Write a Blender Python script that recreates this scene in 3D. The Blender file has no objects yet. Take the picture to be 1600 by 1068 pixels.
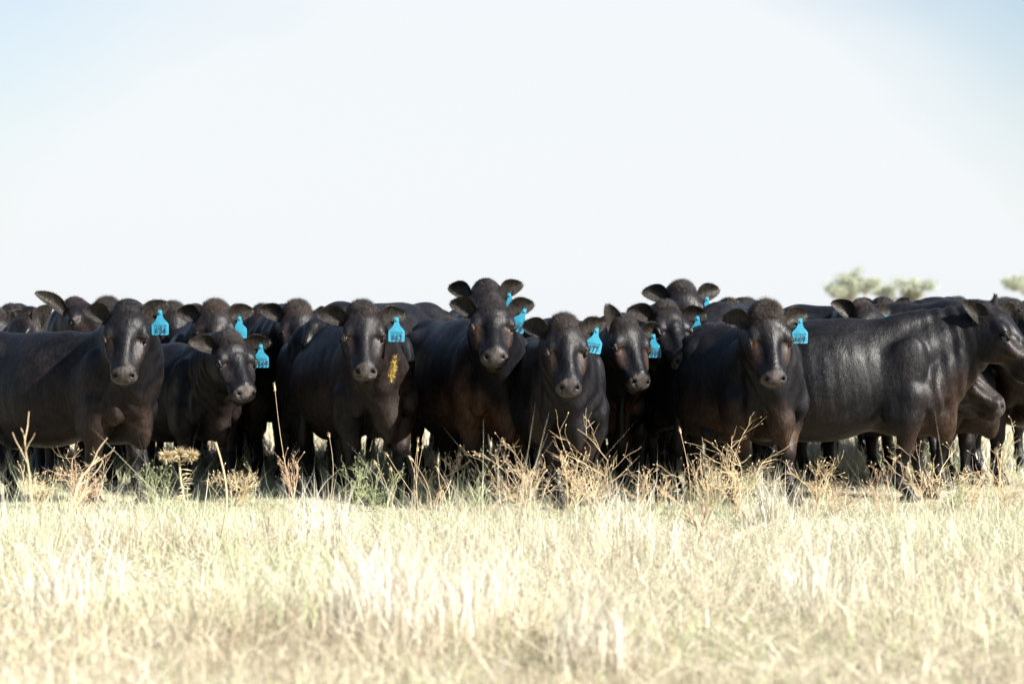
import bpy, math, random
import numpy as np
from mathutils import Vector, Matrix
R = math.radians
SC = bpy.context.scene
COL = SC.collection

# ------------------------------------------------------------------ camera
CAM_H = 1.15; F = 3800.0; HY = 512.0          # camera height, focal length and horizon row in 1600-px units
cd = bpy.data.cameras.new('camera'); cam = bpy.data.objects.new('camera', cd); COL.objects.link(cam)
cd.sensor_width = 36; cd.lens = 36 * F / 1600; cd.clip_start = .1; cd.clip_end = 9000
cam.location = (0, 0, CAM_H)
cam.rotation_euler = (R(90) - math.atan((534 - HY) / F), 0, 0)
cd.dof.use_dof = True; cd.dof.focus_distance = 15.6; cd.dof.aperture_fstop = 2.5
SC.camera = cam

# ------------------------------------------------------------------ world, sun, exposure
SUN = Vector((.70, -.44, .60)).normalized()      # direction towards the sun
w = bpy.data.worlds.new("World"); SC.world = w; w.use_nodes = True
nt = w.node_tree; nt.nodes.clear()
wo = nt.nodes.new('ShaderNodeOutputWorld'); bg = nt.nodes.new('ShaderNodeBackground'); sky = nt.nodes.new('ShaderNodeTexSky')
sky.sky_type = 'NISHITA'; sky.sun_disc = False
sky.sun_elevation = math.asin(SUN.z); sky.sun_rotation = math.atan2(SUN.x, SUN.y)
sky.air_density = 1.0; sky.dust_density = 1.2; sky.ozone_density = 1.5
bg.inputs[1].default_value = .05
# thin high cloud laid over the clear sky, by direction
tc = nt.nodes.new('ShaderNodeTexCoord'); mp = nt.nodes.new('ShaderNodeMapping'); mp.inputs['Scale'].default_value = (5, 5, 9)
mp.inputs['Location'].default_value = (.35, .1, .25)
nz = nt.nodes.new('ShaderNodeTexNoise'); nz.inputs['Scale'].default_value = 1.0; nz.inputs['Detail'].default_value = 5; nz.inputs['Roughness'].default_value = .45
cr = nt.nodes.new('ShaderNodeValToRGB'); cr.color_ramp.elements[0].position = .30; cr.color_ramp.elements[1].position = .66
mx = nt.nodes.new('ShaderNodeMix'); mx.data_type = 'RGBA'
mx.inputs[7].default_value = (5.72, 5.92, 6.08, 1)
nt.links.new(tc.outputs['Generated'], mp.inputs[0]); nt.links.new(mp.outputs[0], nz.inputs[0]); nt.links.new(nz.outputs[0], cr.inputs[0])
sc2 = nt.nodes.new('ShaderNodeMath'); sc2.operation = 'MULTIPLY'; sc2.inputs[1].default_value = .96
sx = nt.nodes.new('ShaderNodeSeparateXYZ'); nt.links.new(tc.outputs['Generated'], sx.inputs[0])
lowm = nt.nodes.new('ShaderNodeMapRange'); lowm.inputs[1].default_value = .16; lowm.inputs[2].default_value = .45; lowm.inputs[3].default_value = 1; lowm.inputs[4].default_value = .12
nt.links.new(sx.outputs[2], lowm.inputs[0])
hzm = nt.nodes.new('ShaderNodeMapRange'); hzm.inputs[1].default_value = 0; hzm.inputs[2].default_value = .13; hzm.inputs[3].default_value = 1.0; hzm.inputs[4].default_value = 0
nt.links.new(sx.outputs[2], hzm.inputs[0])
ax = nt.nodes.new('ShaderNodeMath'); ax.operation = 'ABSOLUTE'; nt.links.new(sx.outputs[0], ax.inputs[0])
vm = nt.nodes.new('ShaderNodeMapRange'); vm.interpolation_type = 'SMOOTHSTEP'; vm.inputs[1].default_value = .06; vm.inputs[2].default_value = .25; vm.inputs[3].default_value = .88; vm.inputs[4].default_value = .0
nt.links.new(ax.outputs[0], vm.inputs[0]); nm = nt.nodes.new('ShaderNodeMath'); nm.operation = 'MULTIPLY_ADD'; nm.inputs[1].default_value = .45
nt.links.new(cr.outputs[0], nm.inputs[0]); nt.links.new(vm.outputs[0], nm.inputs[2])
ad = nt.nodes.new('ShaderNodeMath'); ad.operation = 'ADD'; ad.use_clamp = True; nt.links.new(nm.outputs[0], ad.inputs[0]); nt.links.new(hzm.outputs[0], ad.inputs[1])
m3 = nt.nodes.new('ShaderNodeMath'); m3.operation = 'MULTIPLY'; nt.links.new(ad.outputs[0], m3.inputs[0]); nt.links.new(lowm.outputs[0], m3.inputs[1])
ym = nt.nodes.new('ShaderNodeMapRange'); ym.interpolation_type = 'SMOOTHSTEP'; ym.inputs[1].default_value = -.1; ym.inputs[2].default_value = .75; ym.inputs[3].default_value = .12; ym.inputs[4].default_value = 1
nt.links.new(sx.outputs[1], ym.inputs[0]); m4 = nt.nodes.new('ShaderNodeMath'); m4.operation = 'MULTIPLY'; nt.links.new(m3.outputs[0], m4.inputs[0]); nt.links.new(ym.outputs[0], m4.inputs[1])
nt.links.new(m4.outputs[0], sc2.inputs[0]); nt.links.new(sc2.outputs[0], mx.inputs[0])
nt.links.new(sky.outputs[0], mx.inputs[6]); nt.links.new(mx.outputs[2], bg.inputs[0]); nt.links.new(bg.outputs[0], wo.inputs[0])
sl = bpy.data.lights.new('sun', 'SUN'); so = bpy.data.objects.new('sun', sl); COL.objects.link(so)
sl.energy = 5.0; sl.angle = R(.5); sl.color = (1, .955, .88)
so.rotation_euler = SUN.to_track_quat('Z', 'Y').to_euler(); so.location = (8, -4, 12)
SC.view_settings.view_transform = 'Standard'; SC.view_settings.look = 'None'
SC.view_settings.exposure = 1.68; SC.view_settings.gamma = 1
SC.render.film_transparent = False
SC.cycles.max_bounces = 6; SC.cycles.diffuse_bounces = 3; SC.cycles.glossy_bounces = 2; SC.cycles.transmission_bounces = 2
SC.cycles.use_denoising = True

def W(px, py, Y):                                # world point seen at photo pixel (px, py) at distance Y
    return Vector(((px - 800) * Y / F, Y, CAM_H - (py - HY) * Y / F))

# ------------------------------------------------------------------ materials
def mat(name):
    m = bpy.data.materials.new(name); m.use_nodes = True
    return m, m.node_tree, m.node_tree.nodes['Principled BSDF']
def noise(t, scale, detail=3, coord=None, mapscale=None, rough=.5):
    n = t.nodes.new('ShaderNodeTexNoise'); n.inputs['Scale'].default_value = scale; n.inputs['Detail'].default_value = detail
    n.inputs['Roughness'].default_value = rough
    if coord is not None:
        if mapscale:
            mm = t.nodes.new('ShaderNodeMapping'); mm.inputs['Scale'].default_value = mapscale
            t.links.new(coord, mm.inputs[0]); t.links.new(mm.outputs[0], n.inputs[0])
        else: t.links.new(coord, n.inputs[0])
    return n
def hide_material():
    m, t, b = mat('black_hide')
    c = t.nodes.new('ShaderNodeTexCoord').outputs['Object']
    at = t.nodes.new('ShaderNodeAttribute'); at.attribute_name = 'tint'
    n1 = noise(t, 9, 4, c); 
    mr = t.nodes.new('ShaderNodeMapRange'); mr.inputs[1].default_value = .3; mr.inputs[2].default_value = .7; mr.inputs[3].default_value = .65; mr.inputs[4].default_value = 1.35
    t.links.new(n1.outputs[0], mr.inputs[0])
    n2 = noise(t, 1, 3, c, (160, 160, 38))
    mr2 = t.nodes.new('ShaderNodeMapRange'); mr2.inputs[1].default_value = .3; mr2.inputs[2].default_value = .7; mr2.inputs[3].default_value = .7; mr2.inputs[4].default_value = 1.3
    t.links.new(n2.outputs[0], mr2.inputs[0])
    mu = t.nodes.new('ShaderNodeMath'); mu.operation = 'MULTIPLY'; t.links.new(mr.outputs[0], mu.inputs[0]); t.links.new(mr2.outputs[0], mu.inputs[1])
    n4 = noise(t, 1, 4, c, (52, 52, 17), .6)
    mr4 = t.nodes.new('ShaderNodeMapRange'); mr4.inputs[1].default_value = .35; mr4.inputs[2].default_value = .68; mr4.inputs[3].default_value = .6; mr4.inputs[4].default_value = 1.5
    t.links.new(n4.outputs[0], mr4.inputs[0]); mu4 = t.nodes.new('ShaderNodeMath'); mu4.operation = 'MULTIPLY'; t.links.new(mu.outputs[0], mu4.inputs[0]); t.links.new(mr4.outputs[0], mu4.inputs[1]); mu = mu4
    mc = t.nodes.new('ShaderNodeVectorMath'); mc.operation = 'SCALE'
    t.links.new(at.outputs['Color'], mc.inputs[0]); t.links.new(mu.outputs[0], mc.inputs['Scale'])
    t.links.new(mc.outputs[0], b.inputs['Base Color'])
    rr = t.nodes.new('ShaderNodeMapRange'); rr.inputs[1].default_value = .3; rr.inputs[2].default_value = .7; rr.inputs[3].default_value = .38; rr.inputs[4].default_value = .54
    t.links.new(n1.outputs[0], rr.inputs[0]); t.links.new(rr.outputs[0], b.inputs['Roughness'])
    b.inputs['Specular IOR Level'].default_value = .17
    b.inputs['Sheen Weight'].default_value = .0; b.inputs['Sheen Roughness'].default_value = .45; b.inputs['Sheen Tint'].default_value = (.75, .8, 1, 1)
    # short coat: fine streaks running down the body, then soft lumps of muscle and skin
    bu = t.nodes.new('ShaderNodeBump'); bu.inputs['Strength'].default_value = .3; bu.inputs['Distance'].default_value = .004
    t.links.new(n2.outputs[0], bu.inputs['Height'])
    n3 = noise(t, 11, 3, c, (1, 1, .55)); bu2 = t.nodes.new('ShaderNodeBump'); bu2.inputs['Strength'].default_value = .35; bu2.inputs['Distance'].default_value = .03
    t.links.new(n3.outputs[0], bu2.inputs['Height']); bu4 = t.nodes.new('ShaderNodeBump'); bu4.inputs['Strength'].default_value = .35; bu4.inputs['Distance'].default_value = .007; t.links.new(n4.outputs[0], bu4.inputs['Height']); t.links.new(bu.outputs[0], bu4.inputs['Normal']); t.links.new(bu4.outputs[0], bu2.inputs['Normal']); t.links.new(bu2.outputs[0], b.inputs['Normal'])
    return m
M_HIDE = hide_material()
def attr_mat(name, rough=.8, transl=0, spec=.3, scale=0):
    m, t, b = mat(name)
    at = t.nodes.new('ShaderNodeAttribute'); at.attribute_name = 'tint'
    t.links.new(at.outputs['Color'], b.inputs['Base Color'])
    b.inputs['Roughness'].default_value = rough; b.inputs['Specular IOR Level'].default_value = spec
    if transl:
        tr = t.nodes.new('ShaderNodeBsdfTranslucent'); ms = t.nodes.new('ShaderNodeMixShader'); ms.inputs[0].default_value = transl
        t.links.new(at.outputs['Color'], tr.inputs[0]); t.links.new(b.outputs[0], ms.inputs[1]); t.links.new(tr.outputs[0], ms.inputs[2])
        t.links.new(ms.outputs[0], t.nodes['Material Output'].inputs[0])
    return m
M_GRASS = attr_mat('grass_blades', .7, .28)
M_LEAF = attr_mat('tree_leaves', .6, .3)
def plain(name, col, rough=.6, var=.25, scale=30, spec=.5, bump=0):
    m, t, b = mat(name); c = t.nodes.new('ShaderNodeTexCoord').outputs['Object']
    n = noise(t, scale, 4, c); mxx = t.nodes.new('ShaderNodeMix'); mxx.data_type = 'RGBA'
    mxx.inputs[6].default_value = (*[v * (1 - var) for v in col], 1); mxx.inputs[7].default_value = (*[min(1, v * (1 + var)) for v in col], 1)
    t.links.new(n.outputs[0], mxx.inputs[0]); t.links.new(mxx.outputs[2], b.inputs['Base Color'])
    b.inputs['Roughness'].default_value = rough; b.inputs['Specular IOR Level'].default_value = spec
    if bump:
        bb = t.nodes.new('ShaderNodeBump'); bb.inputs['Strength'].default_value = bump; t.links.new(n.outputs[0], bb.inputs['Height']); t.links.new(bb.outputs[0], b.inputs['Normal'])
    return m
M_EYE = plain('eye', (.012, .008, .006), .08, .2, 60, .8)
M_TAG = plain('tag_plastic', (.02, .20, .30), .42, .22, 35)
M_INK = plain('tag_ink', (.002, .012, .035), .6, .1, 20)
M_HAY = plain('hay', (.38, .27, .05), .8, .3, 60)
M_TWIG = plain('dry_stem', (.50, .38, .23), .8, .3, 25)
M_TWIG2 = plain('red_stem', (.44, .31, .20), .8, .3, 25)
M_GREEN = plain('weed_green', (.25, .28, .14), .7, .3, 25)
M_THIS = plain('thistle_straw', (.46, .37, .22), .8, .3, 25)
M_BARK = plain('bark', (.30, .25, .20), .9, .3, 4)

def tag(o, label=None, cat=None, group=None, kind=None):
    if label: o['label'] = label
    if cat: o['category'] = cat
    if group: o['group'] = group
    if kind: o['kind'] = kind
    return o
def mesh_np(name, verts, faces_list, mats, parent=None, colors=None, smooth=True, midx=None):
    """faces_list: list of int arrays (n,k). colors: (nverts,3)"""
    me = bpy.data.meshes.new(name)
    nv = len(verts); nl = sum(f.size for f in faces_list); nf = sum(len(f) for f in faces_list)
    me.vertices.add(nv); me.vertices.foreach_set('co', np.asarray(verts, np.float32).ravel())
    me.loops.add(nl); me.loops.foreach_set('vertex_index', np.concatenate([f.ravel() for f in faces_list]).astype(np.int32))
    me.polygons.add(nf)
    tot = np.concatenate([np.full(len(f), f.shape[1]) for f in faces_list]).astype(np.int32)
    st = np.concatenate([[0], np.cumsum(tot)[:-1]]).astype(np.int32)
    me.polygons.foreach_set('loop_start', st)
    if smooth is True: me.polygons.foreach_set('use_smooth', np.ones(nf, bool))
    elif smooth is not False: me.polygons.foreach_set('use_smooth', smooth)
    if midx is not None: me.polygons.foreach_set('material_index', midx.astype(np.int32))
    if colors is not None:
        a = me.color_attributes.new('tint', 'FLOAT_COLOR', 'POINT')
        a.data.foreach_set('color', np.concatenate([colors, np.ones((nv, 1))], 1).astype(np.float32).ravel())
    for m in mats: me.materials.append(m)
    me.update(calc_edges=True); me.validate()
    o = bpy.data.objects.new(name, me); COL.objects.link(o)
    if parent: o.parent = parent
    return o

# ------------------------------------------------------------------ implicit-surface modelling of the cattle
class Field:
    def __init__(s, xs, ys, zs):
        s.x, s.y, s.z = xs.astype(np.float32), ys.astype(np.float32), zs.astype(np.float32)
        s.f = np.full((len(xs), len(ys), len(zs)), .5, np.float32)
    def _sub(s, lo, hi):
        sl = []
        for ax, l, h in zip((s.x, s.y, s.z), lo, hi):
            a, b = np.searchsorted(ax, l) - 1, np.searchsorted(ax, h) + 1
            a = max(a, 0); b = min(b, len(ax))
            if b <= a: return None
            sl.append(slice(a, b))
        return tuple(sl)
    def _comb(s, sl, d, k, op):
        f = s.f[sl]
        if op == 'cut': d = -d; h = np.maximum(k - np.abs(f - d), 0) / k; s.f[sl] = np.maximum(f, d) + h * h * k * .25
        else: h = np.maximum(k - np.abs(f - d), 0) / k; s.f[sl] = np.minimum(f, d) - h * h * k * .25
    def ell(s, c, r, Rm=None, k=.05, op='add'):
        c = np.array(c, float); r = np.array(r, float); Rm = np.eye(3) if Rm is None else np.array(Rm)
        ext = np.sqrt(((Rm * r[None, :]) ** 2).sum(1)) + k + .03
        sl = s._sub(c - ext, c + ext)
        if sl is None: return
        X = (s.x[sl[0]] - c[0])[:, None, None]; Y = (s.y[sl[1]] - c[1])[None, :, None]; Z = (s.z[sl[2]] - c[2])[None, None, :]
        k0 = 0; k1 = 0
        for i in range(3):
            q = (Rm[0, i] * X + Rm[1, i] * Y + Rm[2, i] * Z).astype(np.float32); q0 = q / r[i]
            k0 = k0 + q0 * q0; k1 = k1 + (q0 / r[i]) ** 2
        k0 = np.sqrt(k0); k1 = np.sqrt(k1) + 1e-6
        s._comb(sl, (k0 * (k0 - 1) / k1).astype(np.float32), k, op)
    def cone(s, a, b, ra, rb, k=.05, op='add', flat=None):
        a = np.array(a, float); b = np.array(b, float); e = max(ra, rb) + k + .03
        sl = s._sub(np.minimum(a, b) - e, np.maximum(a, b) + e)
        if sl is None: return
        X = (s.x[sl[0]] - a[0])[:, None, None]; Y = (s.y[sl[1]] - a[1])[None, :, None]; Z = (s.z[sl[2]] - a[2])[None, None, :]
        ba = b - a; L2 = float(ba @ ba) + 1e-9
        h = np.clip((X * ba[0] + Y * ba[1] + Z * ba[2]) / L2, 0, 1)
        d = np.sqrt((X - h * ba[0]) ** 2 + (Y - h * ba[1]) ** 2 + (Z - h * ba[2]) ** 2) - (ra + (rb - ra) * h)
        s._comb(sl, d.astype(np.float32), k, op)
    def mesh(s):
        f = s.f; S = f < 0
        n = np.zeros([d - 1 for d in f.shape], np.int8)
        corners = [(i, j, k) for i in (0, 1) for j in (0, 1) for k in (0, 1)]
        sh = f.shape
        for i, j, k in corners: n += S[i:sh[0] - 1 + i, j:sh[1] - 1 + j, k:sh[2] - 1 + k]
        act = np.argwhere((n > 0) & (n < 8)); idx = np.full(n.shape, -1, np.int32); idx[tuple(act.T)] = np.arange(len(act))
        I, J, K = act.T
        val = {c: f[I + c[0], J + c[1], K + c[2]] for c in corners}
        px = [s.x[I], s.x[I + 1]]; py = [s.y[J], s.y[J + 1]]; pz = [s.z[K], s.z[K + 1]]
        acc = np.zeros((len(act), 3)); cnt = np.zeros(len(act))
        for c in corners:
            for ax in range(3):
                if c[ax]: continue
                c2 = list(c); c2[ax] = 1; c2 = tuple(c2)
                v0, v1 = val[c], val[c2]; m = (v0 < 0) != (v1 < 0)
                t = np.where(m, v0 / np.where(m, v0 - v1, 1), 0)
                P = np.stack([px[c[0]], py[c[1]], pz[c[2]]], 1).astype(float); Q = np.stack([px[c2[0]], py[c2[1]], pz[c2[2]]], 1)
                acc += np.where(m[:, None], P + t[:, None] * (Q - P), 0); cnt += m
        V = acc / cnt[:, None]; quads = []
        for ax in range(3):
            a = [slice(None)] * 3; b = [slice(None)] * 3; a[ax] = slice(0, -1); b[ax] = slice(1, None)
            ch = S[tuple(a)] != S[tuple(b)]; e = np.argwhere(ch); o1, o2 = (ax + 1) % 3, (ax + 2) % 3
            ok = (e[:, o1] > 0) & (e[:, o2] > 0) & (e[:, o1] < n.shape[o1]) & (e[:, o2] < n.shape[o2]); e = e[ok]
            def cell(d1, d2):
                q = e.copy(); q[:, o1] -= d1; q[:, o2] -= d2; return idx[tuple(q.T)]
            q = np.stack([cell(1, 1), cell(0, 1), cell(0, 0), cell(1, 0)], 1)
            flip = ~S[tuple(e.T)]; q[flip] = q[flip][:, ::-1]; quads.append(q)
        Fq = np.concatenate(quads); Fq = Fq[(Fq >= 0).all(1)]
        return V, Fq

def sinnoise(P, seed, scale):
    r = np.random.RandomState(seed); o = 0
    for i in range(6):
        k = r.normal(size=3); k /= np.linalg.norm(k); k *= scale * (.6 + .5 * i / 2); o = o + np.sin(P @ k + r.uniform(0, 6.3)) / (1 + .3 * i)
    return o / 3

def axis(lo, hi, flo, fhi, c, fine):
    """grid line positions: step c, but step fine between flo and fhi"""
    out = [lo]
    while out[-1] < hi: out.append(out[-1] + (fine if flo <= out[-1] < fhi else c))
    return np.array(out)

FACE_V = None
def ear_geo(out, up, fwd, L, Wd, droop, curl):
    """cupped ear; out = along the ear, fwd = way the cup opens. Returns verts, quads and an inner weight"""
    nu, nv = 15, 13; P = []; inn = []
    for side in (0, 1):
        for i in range(nu):
            u = i / (nu - 1)
            wd = Wd * math.sin(math.pi * (u ** .92 * .915 + .06)) ** .62
            cup = (1 - u * .6) * curl
            for j in range(nv):
                v = -1 + 2 * j / (nv - 1)
                th = .018 * (1 - .75 * abs(v) ** 2) * (1 - .5 * u)
                z = abs(v) ** 1.7 * cup * wd * 1.05 - cup * .35 * wd
                if side: z -= th
                x = u * L; y = v * wd * (1 - .30 * cup * abs(v))
                y += -droop * L * u * u * .5 + .02 * math.sin(u * 3.1) 
                P.append(out * x + up * y + fwd * z); inn.append(1.0 if side == 0 else 0.0)
    q = []
    N = nu * nv
    for i in range(nu - 1):
        for j in range(nv - 1):
            a = i * nv + j; q.append((a, a + nv, a + nv + 1, a + 1)); b = a + N; q.append((b, b + 1, b + nv + 1, b + nv))
    def rim(a, b): q.append((a, b, b + N, a + N))
    for i in range(nu - 1): rim((i + 1) * nv, i * nv); rim(i * nv + nv - 1, (i + 1) * nv + nv - 1)
    for j in range(nv - 1): rim((nu - 1) * nv + j + 1, (nu - 1) * nv + j)
    return np.array(P), np.array(q), np.array(inn)

def rotm(ax, a): return np.array(Matrix.Rotation(a, 3, ax))

def make_cow(spec):
    g = spec.get
    Yf = spec['Y']; s = g('s', 1.0); th = R(g('head', 20)); rnd = np.random.RandomState(g('seed', 1))
    X0 = (spec['x'] - 800) * Yf / F
    near = g('near', True)
    fwd = np.array([math.sin(th), -math.cos(th), 0]); left = np.array([math.cos(th), math.sin(th), 0])  # local x and y in the world
    Rl = np.stack([fwd, left, [0, 0, 1]])                                     # world -> local rows
    # head pose
    Yp = g('pollY', Yf - .45 * s * math.cos(th))
    Pw = np.array(W(spec['poll'][0], spec['poll'][1] + 5, Yp)) - np.array([X0, Yf, 0])
    psi, de, ro = R(g('yaw', 0)), R(g('pitch', 62)), R(g('roll', 0))
    nx = np.array([math.sin(psi) * math.cos(de), -math.cos(psi) * math.cos(de), -math.sin(de)])
    nzv = np.array([math.sin(psi) * math.sin(de), -math.cos(psi) * math.sin(de), math.cos(de)])
    ny = np.cross(nzv, nx)
    ny, nzv = ny * math.cos(ro) + nzv * math.sin(ro), nzv * math.cos(ro) - ny * math.sin(ro)
    hs = g('hs', 1.0)
    H = (Rl @ np.stack([nx, ny, nzv], 1)) # head axes in local coordinates (columns)
    Pl = (Rl @ Pw) / s                    # poll, local units
    hsl = hs / s
    hw = g('hw', .94 + .12 * rnd.rand())
    def hp(x, y, z): return Pl + H @ (np.array([x, y * hw, z]) * hsl)
    # grid
    c = .014 if near else .020; fi = .0075 if near else .013
    hc = hp(.22, 0, -.06); lo = np.array([-1.75, -.48, -.02]); hi = np.array([.55, .48, 1.3])
    he = .36 * hsl
    lo = np.minimum(lo, hc - he); hi = np.maximum(hi, hc + he)
    axs = [axis(lo[i], hi[i], hc[i] - he, hc[i] + he, c, fi) for i in range(3)]
    fd = Field(*axs); fat = g('fat', 1.0)
    E, C = fd.ell, fd.cone
    # ---- trunk
    E((-.60, 0, .80), (.60, .315 * fat, .385), k=.05)
    E((-.66, 0, .69), (.47, .29 * fat, .285), k=.10)
    E((-.18, 0, .84), (.36, .215, .34), k=.08)
    E((-1.14, 0, .88), (.38, .255, .28), k=.12)
    C((-.12, 0, 1.10), (-.42, 0, 1.085), .075, .09, k=.12); C((-.42, 0, 1.085), (-1.15, 0, 1.085), .09, .10, k=.10)
    C((-1.15, 0, 1.09), (-1.42, 0, 1.04), .09, .06, k=.10)
    for y in (-1, 1):
        E((-1.02, y * .20, 1.05), (.08, .06, .06), k=.10)                      # hook bone
        E((-1.44, y * .11, .99), (.055, .045, .05), k=.08)                     # pin bone
        E((-.06, y * .20, .84), (.15, .075, .26), rotm('Y', .25), k=.05)      # shoulder blade
        E((.12, y * .178, .68), (.085, .062, .12), k=.06)                      # point of shoulder
        E((-.08, y * .205, .60), (.13, .070, .15), k=.04)                       # upper arm
    E((.19, 0, .57), (.09, .050, .19), rotm('Y', -.30), k=.05)                 # brisket
    E((-.02, 0, .54), (.25, .09, .12), k=.07)
    C((-.95, 0, .47), (-1.15, 0, .55), .10, .12, k=.12)                        # flank fold / udder line
    # ---- legs
    sw = g('feet', (.04, -.05, .06, -.08)); spr = g('spread', .16)
    for (y, f) in ((1, sw[0]), (-1, sw[1])):
        yy = y * spr; fx = f
        el = np.array([-.03, y * .185, .56]); kn = np.array([.0 + fx * .55, yy * 1.02, .355]); fe = np.array([.0 + fx * .95, yy, .125]); ho = fe + [.05, 0, -.085]
        C(el + [.02, 0, .14], el, .110, .098, k=.035); C(el, kn, .094, .052, k=.03); E(el + [-.085, 0, .06], (.05, .05, .06), k=.05)
        E(kn, (.052, .050, .062), k=.03); C(kn + [-.012, 0, -.02], fe + [-.01, 0, .03], .044, .036, k=.025); E(fe, (.045, .043, .042), k=.025)
        C(fe, ho + [0, 0, .035], .036, .040, k=.02)
        
        for q in (-1, 1): C(ho + [.0, q * .022, .028], ho + [.045, q * .024, -.018], .030, .020, k=.012); C(ho + [.045, q * .024, -.018], ho + [-.035, q * .022, -.016], .020, .021, k=.012)
        E(fe + [-.045, 0, -.01], (.016, .026, .016), k=.015)
    for (y, f) in ((1, sw[2]), (-1, sw[3])):
        yy = y * (spr + .01)
        E((-1.20, y * .155, .76), (.21, .115, .29), rotm('Y', -.2), k=.08); E((-1.02, y * .20, .62), (.10, .065, .14), k=.08)
        st = np.array([-1.08, y * .17, .60]); hk = np.array([-1.37 + f * .5, yy, .44]); fe = np.array([-1.30 + f, yy, .13]); ho = fe + [.05, 0, -.09]
        C(st, hk, .105, .048, k=.06); C(hk + [-.04, 0, .04], hk, .030, .045, k=.03); E(hk, (.052, .042, .06), k=.03)
        C(hk, fe, .040, .034, k=.03); E(fe, (.045, .043, .042), k=.025); C(fe, ho + [0, 0, .035], .036, .040, k=.02)
        
        for q in (-1, 1): C(ho + [.0, q * .022, .028], ho + [.045, q * .024, -.018], .030, .020, k=.012); C(ho + [.045, q * .024, -.018], ho + [-.035, q * .022, -.016], .020, .021, k=.012)
    # ---- tail
    tl = [(-1.47, 0, 1.05), (-1.53, .0, .95), (-1.54, .01, .75), (-1.53, .02, .55)]
    for a, b_, ra, rb in zip(tl[:-1], tl[1:], (.045, .03, .024), (.03, .024, .028)): C(a, b_, ra, rb, k=.03)
    E((-1.53, .02, .42), (.04, .035, .15), k=.04)
    # ---- neck: crest, core and throat lines swept to the head
    def bez(a, b_, c_, d, t): return (1 - t) ** 3 * a + 3 * (1 - t) ** 2 * t * b_ + 3 * (1 - t) * t * t * c_ + t ** 3 * d
    back = -H[:, 0] * .35 - H[:, 2] * .65; back /= np.linalg.norm(back)         # from poll into the neck
    def sweep(p0, d0, p1, d1, r0, r1, k, n=6, flat=1):
        p0, d0 = np.array(p0, float), np.array(d0, float); L = np.linalg.norm(p1 - p0) * .38
        pts = [bez(p0, p0 + d0 * L, p1 + d1 * L, p1, i / n) for i in range(n + 1)]
        for i in range(n):
            t0, t1 = i / n, (i + 1) / n
            C(pts[i], pts[i + 1], r0 + (r1 - r0) * t0, r0 + (r1 - r0) * t1, k=k)
    sweep((-.16, 0, 1.07), (.75, 0, .6), hp(-.015, 0, -.10), back, .085, .080 * hsl, .10)
    sweep((-.05, 0, .92), (.8, 0, .45), hp(.04, 0, -.15), back, .185, .108 * hsl, .07)
    sweep((.06, 0, .76), (.9, 0, .35), hp(.10, 0, -.20), back, .160, .080 * hsl, .07)
    for y in (-1, 1): sweep((.06, y * .09, .74), (.8, 0, .4), hp(.07, y * .055, -.16), back, .11, .07 * hsl, .06)
    C((.20, 0, .58), hp(.10, 0, -.22), .05, .03, k=.14)                        # dewlap
    # ---- head
    def HE(cc, r, k, op='add', rot=0, axr='Y'):
        fd.ell(hp(*cc), np.array(r) * [1, hw, 1] * hsl, H @ rotm(axr, rot), k=k * hsl, op=op)
    def HC(a, b_, ra, rb, k, op='add'): fd.cone(hp(*a), hp(*b_), ra * hsl, rb * hsl, k=k * hsl, op=op)
    HE((.095, 0, -.085), (.110, .122, .110), .04); HC((.000, -.040, -.062), (.000, .040, -.062), .042, .042, .035)                              # cranium
    HE((.010, 0, -.085), (.055, .068, .055), .045)                              # poll
    HE((.115, 0, -.034), (.110, .098, .034), .03)                              # forehead plate
    HC((.19, 0, -.052), (.395, 0, -.058), .050, .038, .035)                    # bridge of the nose
    HC((.17, .066, -.100), (.37, .034, -.092), .058, .042, .05); HC((.17, -.066, -.100), (.37, -.034, -.092), .058, .042, .05)
    for y in (-1, 1):
        HE((.155, y * .104, -.046), (.060, .034, .032), .025)                  # brow
        HE((.165, y * .088, -.165), (.105, .046, .090), .05)                   # cheek muscle
        HE((.255, y * .094, -.108), (.085, .026, .026), .04)                   # cheek bone
        HC((.12, y * .060, -.205), (.36, y * .026, -.140), .052, .032, .05)    # lower jaw
        HE((.400, y * .053, -.118), (.068, .036, .056), .03)                   # lip pads
        HE((.310, y * .082, -.030), (.075, .022, .016), .045, 'cut')            # hollow beside the nose bone
                   # hollow between ear and eye
    HE((.425, 0, -.090), (.060, .076, .052), .028, rot=.7)                      # muzzle, its pad sloping forward
    HE((.448, 0, -.122), (.040, .070, .050), .022)
    HE((.415, 0, -.190), (.056, .048, .032), .018)                             # chin and lower lip
    HC((.28, 0, -.16), (.39, 0, -.19), .055, .042, .04)
    fh = g('poll_h', .0)
    HE((-.035, 0, -.055), (.035 + fh, .058, .045), .05)
    if near or g('face', False):
        for y in (-1, 1):
            HE((.200, y * .132, -.066), (.026, .022, .020), .010, 'cut')        # eye socket
            HC((.168, y * .128, -.052), (.196, y * .136, -.043), .009, .010, .008); HC((.196, y * .136, -.043), (.232, y * .122, -.052), .010, .008, .008)  # upper lid
            HC((.180, y * .132, -.092), (.232, y * .122, -.082), .009, .008, .012)   # lower lid
            HC((.50, y * .044, -.052), (.445, y * .052, -.090), .0085, .010, .008, 'cut')   # nostril
            HC((.468, y * .050, -.066), (.438, y * .074, -.062), .0095, .005, .008, 'cut')
            HC((.478, y * .052, -.075), (.480, y * .036, -.098), .007, .004, .008, 'cut')
            HC((.460, y * .062, -.160), (.350, y * .092, -.140), .009, .005, .010, 'cut')   # mouth corner
        HC((.470, -.064, -.166), (.492, 0, -.160), .010, .010, .008, 'cut'); HC((.470, .064, -.166), (.492, 0, -.160), .010, .010, .008, 'cut')
        HC((.492, 0, -.080), (.492, 0, -.125), .003, .003, .006, 'cut')
    V, Q = fd.mesh()
    fn = V.copy()
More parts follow.
